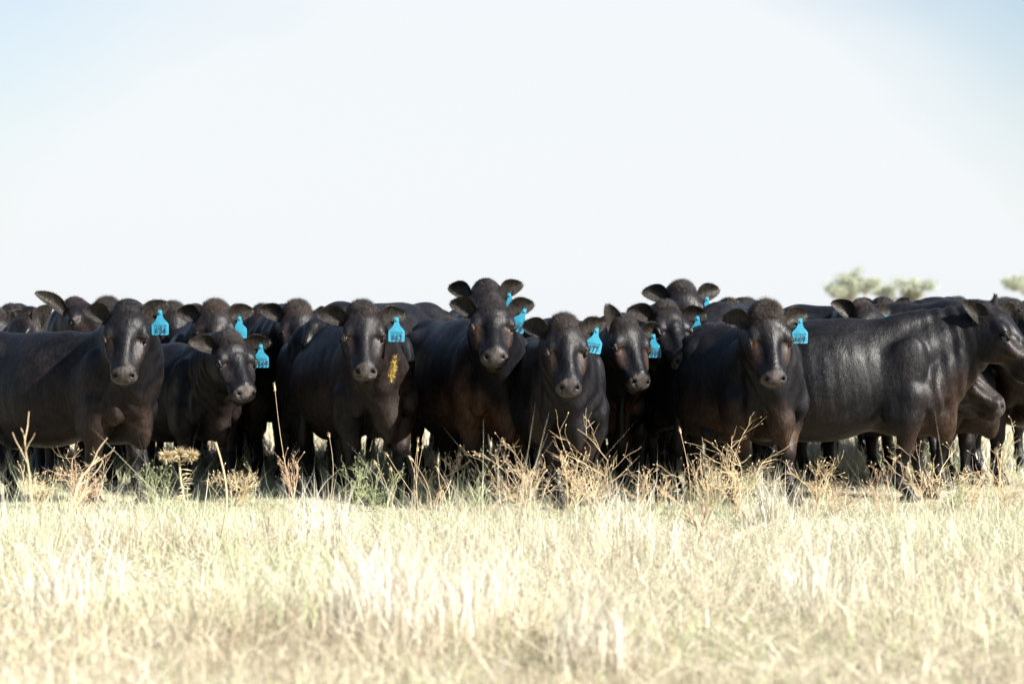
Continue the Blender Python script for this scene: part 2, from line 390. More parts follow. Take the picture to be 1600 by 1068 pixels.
    # muscles, folds and ribs worked into the surface along rough outward normals
    a = V[Q[:, 2]] - V[Q[:, 0]]; b2 = V[Q[:, 3]] - V[Q[:, 1]]; n_ = np.cross(a, b2); N = np.zeros_like(V)
    for i in range(4): np.add.at(N, Q[:, i], n_)
    N /= np.linalg.norm(N, axis=1)[:, None] + 1e-9
    hl = ((V - Pl) @ H) / hsl / [1, hw, 1]                                                   # head coordinates of every vertex
    headw = np.clip((1.25 - np.linalg.norm((hl - [.24, 0, -.09]) / [.33, .19, .19], axis=1)) / .3, 0, 1)
    body = (1 - headw)
    neckw = np.clip((V[:, 0] - .02) / .1, 0, 1) * np.clip((V[:, 2] - .55) / .1, 0, 1) * body
    sd = g('seed', 1)
    disp = sinnoise(V, sd, 9) * .006 + sinnoise(V, sd + 7, 22) * .003 * body
    disp += neckw * .007 * np.sin(V[:, 0] * 70 + V[:, 2] * 12 + sinnoise(V, sd + 3, 8) * 2.5) * np.clip(sinnoise(V, sd + 2, 9) + .5, 0, 1)
    ribw = np.exp(-((V[:, 0] + .50) / .32) ** 4) * np.exp(-((V[:, 2] - .78) / .26) ** 4) * (np.abs(V[:, 1]) > .15)
    disp += ribw * .0028 * g('ribs', .4) * np.sin(V[:, 0] * 62 + V[:, 2] * 6 + sinnoise(V, sd + 5, 5) * 1.5)
    V = V + N * (disp * np.clip(V[:, 2] / .3, .15, 1))[:, None]
    V[:, 2] = np.maximum(V[:, 2], .0)
    # ---- colour of the coat
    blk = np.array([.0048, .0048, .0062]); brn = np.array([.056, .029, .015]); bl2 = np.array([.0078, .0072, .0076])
    nn = sinnoise(V, sd + 11, 7); nf = sinnoise(V, sd + 12, 26)
    br = g('brown', .35)
    wb = np.clip(.30 - (V[:, 2] - .62) * 1.1 + nn * .65 + nf * .15, 0, 1) * np.clip((V[:, 2] - .30) / .12, 0, 1)
    wb = np.clip(wb * br * (1 + .8 * np.clip((V[:, 0] + .35) / .3, 0, 1)) * .85, 0, 1)
    if br: wb = np.maximum(wb, min(br, .6) * .6 * np.exp(-((np.abs(hl[:, 1]) - .10) / .03) ** 2) * (hl[:, 0] > .2) * (hl[:, 0] < .36) * headw)
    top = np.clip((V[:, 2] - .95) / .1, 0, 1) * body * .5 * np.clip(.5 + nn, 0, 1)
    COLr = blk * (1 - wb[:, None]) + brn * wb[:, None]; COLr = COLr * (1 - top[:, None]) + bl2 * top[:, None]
    if g('flank_streaks'):  # paler upright streaks in the colour along the flank
        dv = np.clip(np.sin(V[:, 0] * 75 + sinnoise(V, 5, 4) * 3 + V[:, 2] * 5) - .35, 0, 1) * np.exp(-((V[:, 2] - .82) / .2) ** 2) * np.clip(-V[:, 0] * 4, 0, 1) * (.5 + .5 * nf)
        dv = np.clip(dv * g('flank_streaks'), 0, 1); COLr = COLr * (1 - dv[:, None]) + np.array([.07, .062, .055]) * dv[:, None]
    fpoll = np.exp(-((hl[:, 0] - .04) / .07) ** 2) * headw * g('polltint', .5)
    COLr = COLr * (1 - fpoll[:, None]) + np.array([.020, .014, .011]) * fpoll[:, None]
    pad = np.clip((hl[:, 0] - (.418 + 1.0 * np.abs(hl[:, 1]) ** 1.6)) / .010, 0, 1) * np.clip((hl[:, 2] + .160) / .01, 0, 1) * headw
    padc = np.array([.046, .040, .038]) * (1 + .35 * nf[:, None]); COLr = COLr * (1 - pad[:, None]) + padc * pad[:, None]
    sock = headw * (np.linalg.norm((hl - [.2, 0, -.07]) * [1, 0, 1], axis=1) < .03) * (np.abs(hl[:, 1]) > .09)
    COLr = COLr * (1 - .0 * sock[:, None])
    nos = headw * np.minimum(1, np.exp(-(np.linalg.norm(np.stack([hl[:, 0] - .462, (np.abs(hl[:, 1]) - .052) * .7, hl[:, 2] + .066], 1), axis=1) / .018) ** 2) * 1.3)
    COLr = COLr * (1 - nos[:, None]) + .01 * nos[:, None]
    hoof = V[:, 2] < .055
    COLr = np.where(hoof[:, None], np.array([.03, .026, .022]), COLr)
    Vs = [V]; Qs = [Q]; Cs = [COLr]; Ts = []; off = len(V)
    # ---- ears (part of the body surface)
    ears = g('ears', ((8, 12), (8, 12))); earinfo = []
    for side, (upa, bk) in zip((1, -1), ears):
        upa += 9        # local +y is the animal's left: right of the picture when it faces us
        base = hp(.056, side * .096, -.090)
        upv = np.array([-math.sin(de), 0, math.cos(de)]); fwv = np.array([math.cos(de), 0, math.sin(de)]); sv = np.array([0, side, 0.])
        bkr = R(bk); ua = R(upa + 11); out = (sv * math.cos(bkr) - fwv * math.sin(bkr)) * math.cos(ua) + upv * math.sin(ua)
        ef = fwv * math.cos(bkr) + sv * math.sin(bkr); ef -= out * (ef @ out); ef /= np.linalg.norm(ef)
        eu = upv - out * (upv @ out) - ef * (upv @ ef); eu /= np.linalg.norm(eu)
        tw = R(g('twist', 0)) * side
        L, Wd = (.195 if near else .195) * hsl * g('earL', 1), .074 * hsl * g('earW', 1)
        o_, u_, f_ = H @ out, H @ eu, H @ ef
        P, q, inn = ear_geo(o_, u_, f_, L, Wd, g('droop', .14), .66)
        if np.linalg.det(np.stack([o_, u_, f_])) < 0: q = q[:, ::-1]
        P = P + base
        Vs.append(P); Qs.append(q + off); off += len(P)
        ec = np.where(inn[:, None] > .5, np.array([.020, .017, .0145]), np.array([.008, .008, .009])); Cs.append(ec * np.ones((len(P), 3)))
        earinfo.append((base, o_, u_, f_, L, Wd))
    # ---- short hair standing off the coat
    V2 = np.concatenate(Vs); Q2 = np.concatenate(Qs); C2 = np.concatenate(Cs)
    a = V2[Q2[:, 2]] - V2[Q2[:, 0]]; b2 = V2[Q2[:, 3]] - V2[Q2[:, 1]]; n2 = np.cross(a, b2); ar = np.linalg.norm(n2, axis=1) * .5 + 1e-12; n2 = n2 / (2 * ar[:, None])
    cen = V2[Q2].mean(1); hq = ((cen - Pl) @ H) / hsl
    isear = np.arange(len(Q2)) >= len(Q)
    def hair(wt, cnt, L, w_, tilt, flow, jit=.35, colmul=1.6):
        nonlocal off
        p = wt * ar; 
        if p.sum() <= 0: return
        pick = rnd.choice(len(Q2), cnt, p=p / p.sum())
        r4 = rnd.dirichlet((1, 1, 1, 1), cnt); base = (V2[Q2[pick]] * r4[:, :, None]).sum(1); nn_ = n2[pick]
        fl = flow(base, nn_) + rnd.normal(size=(cnt, 3)) * jit; fl -= nn_ * (fl * nn_).sum(1)[:, None]; fl /= np.linalg.norm(fl, axis=1)[:, None] + 1e-9
        d = fl * math.cos(tilt) + nn_ * (math.sin(tilt) * (.6 + .8 * rnd.rand(cnt)))[:, None]
        sd_ = np.cross(nn_, fl); Lr = L * (.6 + .8 * rnd.rand(cnt))[:, None]
        tri = np.stack([base - sd_ * w_ / 2 - nn_ * .001, base + sd_ * w_ / 2 - nn_ * .001, base + d * Lr], 1)
        cc = C2[Q2[pick, 0]] * colmul * (.7 + .6 * rnd.rand(cnt))[:, None]
        Vs.append(tri.reshape(-1, 3)); Cs.append(np.repeat(cc, 3, 0)); Ts.append(np.arange(cnt * 3).reshape(-1, 3) + off); off += cnt * 3
    down = lambda b_, n__: np.tile([-.6, 0, -.8], (len(b_), 1))
    faceflow = lambda b_, n__: np.tile(H[:, 0] * .8, (len(b_), 1))
    pollflow = lambda b_, n__: np.tile(-H[:, 0] * .9 + H[:, 2] * .2, (len(b_), 1)) 
    inface = (hq[:, 0] > 0) & (np.abs(hq - [.22, 0, -.08]).max(1) < .33)
    km = 1 if near else .4
    hair((~isear) & ~inface & (cen[:, 2] > .06), int(46000 * km), .019, .0014, .24, down, .28, 1.05)
    hair((~isear) & inface & (hq[:, 0] < .44), int(15000 * km), .010, .0011, .28, faceflow, .3, 1.1)
    fz_ = g('fluff', 1.0)
    hair((~isear) * np.exp(-((hq[:, 0] + .0) / .045) ** 2 - (hq[:, 1] / .075) ** 2) * (hq[:, 2] > -.13) * (np.abs(hq).max(1) < .3), int(4500 * fz_), .028 * hsl * (.6 + .4 * min(fz_, 2)), .0012, .50, pollflow, .75, 1.5)
    def earflow(b_, n__):
        o = np.where(((b_ - Pl) @ H[:, 1])[:, None] > 0, earinfo[0][1], earinfo[1][1]); return o
    hair(isear.astype(float), int(8000 * (1 if near else .5)), .018 * hsl, .0011, .50, earflow, .65, 1.9)
    Vall = np.concatenate(Vs) * s
    root = bpy.data.objects.new('cow', None); COL.objects.link(root); root.empty_display_size = .3
    root.location = (X0, Yf, 0); root.rotation_euler = (0, 0, th - math.pi / 2)
    tag(root, spec['label'], 'cow', 'black cattle standing in a herd')
    fl = [Q2, np.concatenate(Ts)]
    sm = np.concatenate([np.ones(len(Q2), bool), np.zeros(len(fl[1]), bool)])
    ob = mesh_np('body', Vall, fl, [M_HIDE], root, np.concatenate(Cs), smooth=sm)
    # ---- eyes
    for side in (1, -1):
        if g('noeyes'): break
        e = bpy.data.objects.new('eye', EYE); COL.objects.link(e); e.parent = root
        e.location = Vector(hp(.204, side * .119, -.068) * s); e.scale = (hs,) * 3
    # ---- ear tag
    for tg in g('tags', ()):
        side, num, u, tilt, yawt = tg
        base, o_, u_, f_, L, Wd = earinfo[0 if side > 0 else 1]
        p = (base + o_ * L * u - u_ * Wd * .30 + f_ * .034) * s
        # hangs plumb: plate in a vertical plane, turned by yawt from the head's facing
        fw = Rl @ np.array([math.sin(psi + R(yawt)), -math.cos(psi + R(yawt)), 0]); rt = np.cross([0, 0, 1], fw)
        Mx = Matrix(((rt[0], 0, fw[0], p[0]), (rt[1], 0, fw[1], p[1]), (0, 1, 0, p[2]), (0, 0, 0, 1)))
        Mx = Matrix(((rt[0], 0, fw[0], p[0] + fw[0] * .004), (rt[1], 0, fw[1], p[1] + fw[1] * .004), (0, 1, 0, p[2]), (0, 0, 0, 1))) @ Matrix.Rotation(R(tilt), 4, 'Z') @ Matrix.Rotation(R(4), 4, 'X') @ Matrix.Scale(1.12, 4)
        t_ = bpy.data.objects.new('ear_tag', TAG); COL.objects.link(t_); t_.parent = root; t_.matrix_local = Mx
        t_['label'] = ('turquoise plastic ear tag numbered ' + num) if num else 'turquoise plastic ear tag'
        b_ = bpy.data.objects.new('tag_button', BTN); COL.objects.link(b_); b_.parent = t_
        b_.location = (.0, -.004, .003)
        if num:
            l_ = bpy.data.objects.new('tag_number', text_mesh(num)); COL.objects.link(l_); l_.parent = t_; l_.location = (0, 0, .0024)
    if g('hay'):
        hv = []; ht = []
        cp = np.array(W(*spec['hay'])) ; cp = (Rl @ (cp - np.array([X0, Yf, 0])))
        for i in range(420):
            q = rnd.normal(size=3) * [.006, .006, .034]; b0 = cp + Rl @ (np.array([.012 * math.sin(q[2] * 20), 0, 0]) + q)
            d = rnd.normal(size=3) * [.6, .6, 1]; d /= np.linalg.norm(d); e = np.cross(d, rnd.normal(size=3)); e /= np.linalg.norm(e)
            k_ = len(hv); hv += [b0 - e * .0015, b0 + e * .0015, b0 + d * .030]; ht.append((k_, k_ + 1, k_ + 2))
        mesh_np('hay_wisp', np.array(hv), [np.array(ht)], [M_HAY], root, smooth=False)
    return root

def uv_sphere(name, r, m, seg=20, rings=12):
    import bmesh
    bm = bmesh.new(); bmesh.ops.create_uvsphere(bm, u_segments=seg, v_segments=rings, radius=r)
    for f in bm.faces: f.smooth = True
    me = bpy.data.meshes.new(name); bm.to_mesh(me); me.materials.append(m); return me
EYE = uv_sphere('eye', .023, M_EYE)
def tag_mesh():
    import bmesh
    # outline, y down from the stud: narrow neck, sloping shoulders, square plate
    o = [(-.011, .010), (-.006, .015), (.006, .015), (.011, .010), (.013, -.018), (.022, -.038), (.044, -.062), (.047, -.070), (.047, -.122), (.043, -.127), (-.043, -.127), (-.047, -.122), (-.047, -.070), (-.044, -.062), (-.022, -.038), (-.013, -.018)]
    bm = bmesh.new(); fr = [bm.verts.new((x, y, .0015)) for x, y in o]; bk = [bm.verts.new((x, y, -.0015)) for x, y in o]
    bm.faces.new(fr[::-1]); bm.faces.new(bk); n = len(o)
    for i in range(n): bm.faces.new((fr[i], fr[(i + 1) % n], bk[(i + 1) % n], bk[i]))
    bmesh.ops.recalc_face_normals(bm, faces=bm.faces)
    # a slight bow across the plate
    for v in bm.verts: v.co.z -= (v.co.x / .047) ** 2 * .004
    me = bpy.data.meshes.new('ear_tag'); bm.to_mesh(me); me.materials.append(M_TAG); return me
TAG = tag_mesh()
def btn_mesh():
    import bmesh
    bm = bmesh.new(); bmesh.ops.create_cone(bm, cap_ends=True, segments=16, radius1=.011, radius2=.006, depth=.006)
    me = bpy.data.meshes.new('tag_button'); bm.to_mesh(me); me.materials.append(M_TAG); return me
BTN = btn_mesh()
TXT = {}
def text_mesh(num):
    if num in TXT: return TXT[num]
    vs = []; fs = []; off = 0
    def glyphs(text, size, y, cell, gap):
        """letters set one by one in narrow cells, as on a stamped tag"""
        nonlocal off
        x = -(len(text) * cell - gap) / 2 - (.0035 if text[0] == 'W' else 0)
        for ch in text:
            cu = bpy.data.curves.new('t', 'FONT'); cu.body = ch; cu.size = size; cu.resolution_u = 3; cu.offset = .0010 if size > .03 else .0002
            ob = bpy.data.objects.new('t', cu); me = bpy.data.meshes.new_from_object(ob)
            xs = [v.co.x for v in me.vertices]; lo_, wd_ = min(xs), max(max(xs) - min(xs), 1e-5); w_ = (cell - gap) * (.45 if ch in '1I' else 1)
            if ch == 'W': w_ *= 1.55; x += .004
            for v in me.vertices:
                xx = x + (cell - gap - w_) / 2 + (v.co.x - lo_) / wd_ * w_; vs.append((xx, v.co.y + y, .0006 - (xx / .047) ** 2 * .004))
            for p in me.polygons: fs.append([i + off for i in p.vertices])
            off = len(vs); x += cell + (.003 if ch == 'W' else 0); bpy.data.objects.remove(ob); bpy.data.curves.remove(cu); bpy.data.meshes.remove(me)
    glyphs(num, .052, -.121, .0205, .0045)
    glyphs('TULATULLAR', .014, -.079, .0076, .0018)
    me = bpy.data.meshes.new('tag_number'); me.from_pydata(vs, [], fs); me.materials.append(M_INK); TXT[num] = me
    return me

# ------------------------------------------------------------------ ground
def ground_z(x, y): return 0.0
def build_ground():
    n = 60
    m, t, b = mat('dry_soil'); c = t.nodes.new('ShaderNodeTexCoord').outputs['Object']
    n1 = noise(t, .6, 6, c, rough=.65); n2 = noise(t, 14, 6, c, rough=.7)
    r = t.nodes.new('ShaderNodeValToRGB'); r.color_ramp.elements[0].position = .3; r.color_ramp.elements[1].position = .72
    r.color_ramp.elements[0].color = (.22, .185, .13, 1); r.color_ramp.elements[1].color = (.44, .39, .30, 1)
    a = t.nodes.new('ShaderNodeMath'); a.operation = 'ADD'; a.inputs[1].default_value = 0
    mm = t.nodes.new('ShaderNodeMix'); mm.inputs[0].default_value = .55
    t.links.new(n1.outputs[0], mm.inputs[2]); t.links.new(n2.outputs[0], mm.inputs[3]); t.links.new(mm.outputs[0], r.inputs[0])
    t.links.new(r.outputs[0], b.inputs['Base Color']); b.inputs['Roughness'].default_value = .95; b.inputs['Specular IOR Level'].default_value = .1
    bu = t.nodes.new('ShaderNodeBump'); bu.inputs['Strength'].default_value = .8; bu.inputs['Distance'].default_value = .05; t.links.new(n2.outputs[0], bu.inputs['Height']); t.links.new(bu.outputs[0], b.inputs['Normal'])
    xs = np.array([-3500, -800, -200, -50, -20, -8, 0, 8, 20, 50, 200, 800, 3500.]); ys = np.array([-300, -30, 0, 10, 20, 30, 60, 120, 300, 800, 2000, 6000.])
    V = np.array([(x, y, 0) for y in ys for x in xs]); k = len(xs)
    Q = np.array([(j * k + i, j * k + i + 1, (j + 1) * k + i + 1, (j + 1) * k + i) for j in range(len(ys) - 1) for i in range(k - 1)])
    o = mesh_np('ground', V, [Q], [m]); tag(o, kind='structure')
build_ground()

# ------------------------------------------------------------------ grass
def noise2(x, y, seed, scale):
    P = np.stack([x, y, np.zeros_like(x)], 1); return sinnoise(P, seed, scale)
def blades(name, n, y0, y1, hgt, wid, pal, seed, lean=.35, clump=None, hmod=None, power=1.0, label=None, margin=.6, region=None, kindlie=False, oversample=2.2):
    r = np.random.RandomState(seed)
    cand = int(n * oversample)
    y = y0 + (y1 - y0) * r.rand(cand) ** power
    hw = y * .215 + margin; keep = r.rand(cand) < hw / hw.max(); y = y[keep]; hw = hw[keep]; x = (r.rand(len(y)) * 2 - 1) * hw
    if clump is not None: k = r.rand(len(y)) < clump(x, y); x, y = x[k], y[k]
    x, y = x[:n], y[:n]; n = len(x)
    h = hgt[0] + (hgt[1] - hgt[0]) * r.rand(n) ** 1.8
    if hmod is not None: h = h * hmod(x, y)
    az = r.rand(n) * 2 * math.pi; ln = np.abs(r.normal(size=n)) * lean
    if kindlie: ln = 1.0 + r.rand(n) * .8
    d = np.stack([np.cos(az) * np.sin(ln), np.sin(az) * np.sin(ln), np.cos(ln)], 1)
    az2 = r.rand(n) * math.pi * 2; sd_ = np.stack([np.cos(az2), np.sin(az2), np.zeros(n)], 1)
    wd = (wid * (.6 + .8 * r.rand(n)))[:, None]
    B = np.stack([x, y, np.full(n, -.003)], 1)
    if kindlie: near_ = 1 - .85 * np.clip((y - 12.6) / 1.6, 0, 1); B[:, 2] = r.rand(n) ** 2 * .12 * near_; h = h * (.3 + .7 * near_)
    bend = r.normal(size=(n, 3)) * [.25, .25, .08]
    m1 = B + d * (h * .5)[:, None]; tp = B + (d + bend) * h[:, None]; tp[:, 2] = np.maximum(tp[:, 2], .01)
    V = np.stack([B - sd_ * wd / 2, B + sd_ * wd / 2, m1 + sd_ * wd * .42, m1 - sd_ * wd * .42, tp], 1).reshape(-1, 3)
    i5 = (np.arange(n) * 5)[:, None]
    Q = i5 + np.array([[0, 1, 2, 3]]); T = i5 + np.array([[3, 2, 4]])
    pal = np.array(pal); g = noise2(x, y, 77, 1.1) * .35 + noise2(x, y, seed + 5, 4) * .2 + .55 + r.normal(size=n) * .22
    gi = np.clip(g * len(pal), 0, len(pal) - 1).astype(int)
    c = pal[gi] * (.62 + .70 * r.rand(n))[:, None]
    c5 = np.repeat(c, 5, 0); c5 = np.clip(c5, 0, .9)
    o = mesh_np(name, V, [Q, T], [M_GRASS], colors=c5, smooth=False)
    tag(o, label, kind='stuff'); return o
STRAW = [(.34, .28, .19), (.45, .38, .27), (.53, .47, .35), (.60, .55, .43), (.66, .62, .51), (.54, .53, .39), (.42, .45, .28), (.32, .38, .21)]
GRN = [(.36, .43, .22), (.42, .46, .26), (.48, .49, .31), (.28, .37, .18)]
def cl(seed, scale, lo, hi): return lambda x, y: np.clip((noise2(x, y, seed, scale) - lo) / (hi - lo), .03, 1)
def grazed(x, y):
    """the herd has eaten and trodden the grass down where it stands"""
    return np.where(y < 17, np.clip((15.8 - y) / 3.6, .22, 1), np.clip((y - 16.4) / 2, .25, 1))
def hm(seed): return lambda x, y: (.55 + .9 * np.clip(noise2(x, y, seed, 2.6) * .8 + noise2(x, y, seed + 40, 8) * .5 + .35, 0, 1.3)) * grazed(x, y) * (1 + .5 * (noise2(x, y, 99, 3.4) > .35))
DENS = 1.0
# ------------------------------------------------------------------ weeds
def tube(bm_v, bm_f, pts, rads, sides=4):
    base = len(bm_v)
    for i, (p, r_) in enumerate(zip(pts, rads)):
        d = (pts[min(i + 1, len(pts) - 1)] - pts[max(i - 1, 0)]).normalized()
        a = d.orthogonal().normalized(); b = d.cross(a)
        for k in range(sides): an = 2 * math.pi * k / sides; bm_v.append(p + (a * math.cos(an) + b * math.sin(an)) * r_)
    for i in range(len(pts) - 1):
        for k in range(sides):
            q = base + i * sides; bm_f.append((q + k, q + (k + 1) % sides, q + sides + (k + 1) % sides, q + sides + k))
def twig_weed(loc, h, seed, m, label, spread=.5, n0=7, depth=3, r0=.004, lean=(0, 0), name='dry_weed', group='dry weeds in the grass', seeds=0):
    rd = random.Random(seed); V = []; Fc = []
    def grow(p, d, L, r_, dep):
        n = 4; pts = [p.copy()]; 
        for i in range(n):
            d = (d + Vector((rd.gauss(0, .13), rd.gauss(0, .13), rd.gauss(.03, .1)))).normalized(); p = p + d * L / n; pts.append(p.copy())
        tube(V, Fc, pts, [r_ * (1 - .45 * i / n) for i in range(n + 1)])
        if dep > 0:
            for i in range(rd.choice((2, 3, 3, 4))):
                q = pts[rd.randint(1, n)]; nd = (d + Vector((rd.gauss(0, 1), rd.gauss(0, 1), rd.gauss(.1, .6))) * spread).normalized()
                grow(q, nd, L * rd.uniform(.4, .75), r_ * .62, dep - 1)
        elif seeds and rd.random() < seeds:
            tube(V, Fc, [p, p + d * .008, p + d * .016], [.001, .004, .001])
    for i in range(n0):
        a = rd.uniform(0, 6.28); d = Vector((math.cos(a) * rd.uniform(.1, spread) + lean[0], math.sin(a) * rd.uniform(.1, spread) + lean[1], 1)).normalized()
        grow(Vector((rd.gauss(0, .02), rd.gauss(0, .02), -.01)), d, h * rd.uniform(.45, .75), r0 * rd.uniform(.7, 1.1), depth)
    me = bpy.data.meshes.new(name); me.from_pydata(V, [], Fc); me.materials.append(m)
    o = bpy.data.objects.new(name, me); COL.objects.link(o); o.location = loc
    tag(o, label, 'weed', group); return o
def stalk(loc, top, m, label, r0=.003, head=(.05, .007), cluster=1, seed=0, name='seed_stalk', curve=.1):
    rd = random.Random(seed); V = []; Fc = []
    for k in range(cluster):
        b = Vector((rd.gauss(0, .012), rd.gauss(0, .012), -.01)) if cluster > 1 else Vector((0, 0, -.01))
        t = Vector(top) - Vector(loc); 
        if cluster > 1: t = Vector((t.x + rd.gauss(0, .05), t.y + rd.gauss(0, .05), t.z * rd.uniform(.65, 1)))
        sd_ = Vector((rd.gauss(0, curve), rd.gauss(0, curve), 0)) * t.z
        pts = [b.lerp(t, i / 8) + sd_ * math.sin(math.pi * i / 8) * .6 for i in range(9)]
        tube(V, Fc, pts, [r0 * (1 - .5 * i / 8) for i in range(9)], 5)
        d = (pts[-1] - pts[-2]).normalized(); p = pts[-1]; L, w_ = head
        if L: tube(V, Fc, [p, p + d * L * .25, p + d * L * .6, p + d * L], [r0 * .5, w_, w_ * .8, w_ * .15], 7)
        if L:
            for i in range(40):
                q = p + d * L * rd.random(); e = (d + Vector((rd.gauss(0, .5), rd.gauss(0, .5), rd.gauss(0, .5)))).normalized()
                tube(V, Fc, [q, q + e * .014], [.0008, .0003], 3)
    me = bpy.data.meshes.new(name); me.from_pydata(V, [], Fc); me.materials.append(m)
    o = bpy.data.objects.new(name, me); COL.objects.link(o); o.location = loc
    tag(o, label, 'weed', 'dry seed stalks'); return o
def thistle(loc, h, label, seed):
    rd = random.Random(seed); root = bpy.data.objects.new('thistle', None); COL.objects.link(root); root.location = loc; tag(root, label, 'thistle', 'dry thistles')
    V = []; Fc = []; pts = [Vector((-.05 * math.sin(i / 6 * 1.6) + .03, 0, h * i / 6)) for i in range(7)]
    tube(V, Fc, pts, [.006] * 7, 6)
    for i in range(26):
        p = pts[0].lerp(pts[-1], .25 + .72 * i / 26); a = rd.uniform(0, 6.28); L = rd.uniform(.03, .075)
        e = Vector((math.cos(a), math.sin(a), rd.uniform(-.1, .6))).normalized()
        tube(V, Fc, [p, p + e * L * .5, p + e * L + Vector((0, 0, -.006))], [.0018, .0045, .0006], 4)
    def ob(n, V, Fc, m):
        me = bpy.data.meshes.new(n); me.from_pydata(V, [], Fc); me.materials.append(m); o = bpy.data.objects.new(n, me); COL.objects.link(o); o.parent = root
    ob('stem', V, Fc, M_THIS)
    for k in range(3):
        V = []; Fc = []; c = pts[-1] + Vector(((-.075, .0, .075)[k], rd.uniform(-.03, .03), (0, .012, .004)[k]))
        tube(V, Fc, [pts[-1] + Vector((0, 0, -.04)), c], [.004, .006], 5)
        for i in range(330):
            e = Vector((rd.gauss(0, 1), rd.gauss(0, 1), rd.gauss(.2, .6))).normalized(); L = rd.uniform(.025, .062)
            tube(V, Fc, [c + e * .008, c + e * L * .6, c + e * L], [.0022, .0016, .0004], 3)
        ob('flower_head', V, Fc, M_THIS)

# ------------------------------------------------------------------ distant trees
def tree(base, h, wdt, seed, label, lean=0):
    rd = random.Random(seed); rn = np.random.RandomState(seed); root = bpy.data.objects.new('gum_tree', None); COL.objects.link(root); root.location = base
    tag(root, label, 'tree', 'gum trees on the horizon')
    V = []; Fc = []; ends = []
    def grow(p, d, L, r_, dep):
        pts = [p.copy()]
        for i in range(4): d = (d + Vector((rd.gauss(0, .16), rd.gauss(0, .16), .04))).normalized(); p = p + d * L / 4; pts.append(p.copy())
        tube(V, Fc, pts, [r_ * (1 - .4 * i / 4) for i in range(5)], 7)
        if dep: 
            for i in range(rd.choice((2, 3, 3))):
                a = rd.uniform(0, 6.28); grow(p, (d * .75 + Vector((math.cos(a) * wdt / h * 1.25, math.sin(a) * wdt / h * 1.25, rd.uniform(-.1, .4)))).normalized(), L * rd.uniform(.6, .8), r_ * .6, dep - 1)
        else: ends.append(p)
        if dep <= 1: ends.append(pts[2])
    grow(Vector((0, 0, -.1)), Vector((lean, 0, 1)), h * .34, h * .035, 3)
    me = bpy.data.meshes.new('trunk'); me.from_pydata(V, [], Fc); me.materials.append(M_BARK); o = bpy.data.objects.new('trunk', me); COL.objects.link(o); o.parent = root
    P = []; 
    for e in ends:
        if rd.random() < .15: continue
        k = 170; R_ = h * rd.uniform(.045, .105); q = rn.normal(size=(k, 3)); q /= np.linalg.norm(q, axis=1)[:, None] + .2; P.append(np.array(e) + q * (R_ * rn.rand(k) ** .5)[:, None] * [1.2, 1.2, .7])
    P = np.concatenate(P); n = len(P); d = rn.normal(size=(n, 3)); d[:, 2] -= .8; d /= np.linalg.norm(d, axis=1)[:, None]; e = np.cross(d, rn.normal(size=(n, 3))); e /= np.linalg.norm(e, axis=1)[:, None]
    L = .16 * h / 7; Vv = np.stack([P, P + d * L * .5 + e * L * .22, P + d * L, P + d * L * .5 - e * L * .22], 1).reshape(-1, 3)
    c = np.array([(.33, .37, .28), (.44, .45, .30), (.37, .41, .34)])[rn.randint(0, 3, n)] * (.7 + .6 * rn.rand(n))[:, None]  # leaf colours lightened to stand in for distance haze
    mesh_np('crown', Vv, [np.arange(4 * n).reshape(-1, 4)], [M_LEAF], root, np.repeat(c, 4, 0), smooth=False)


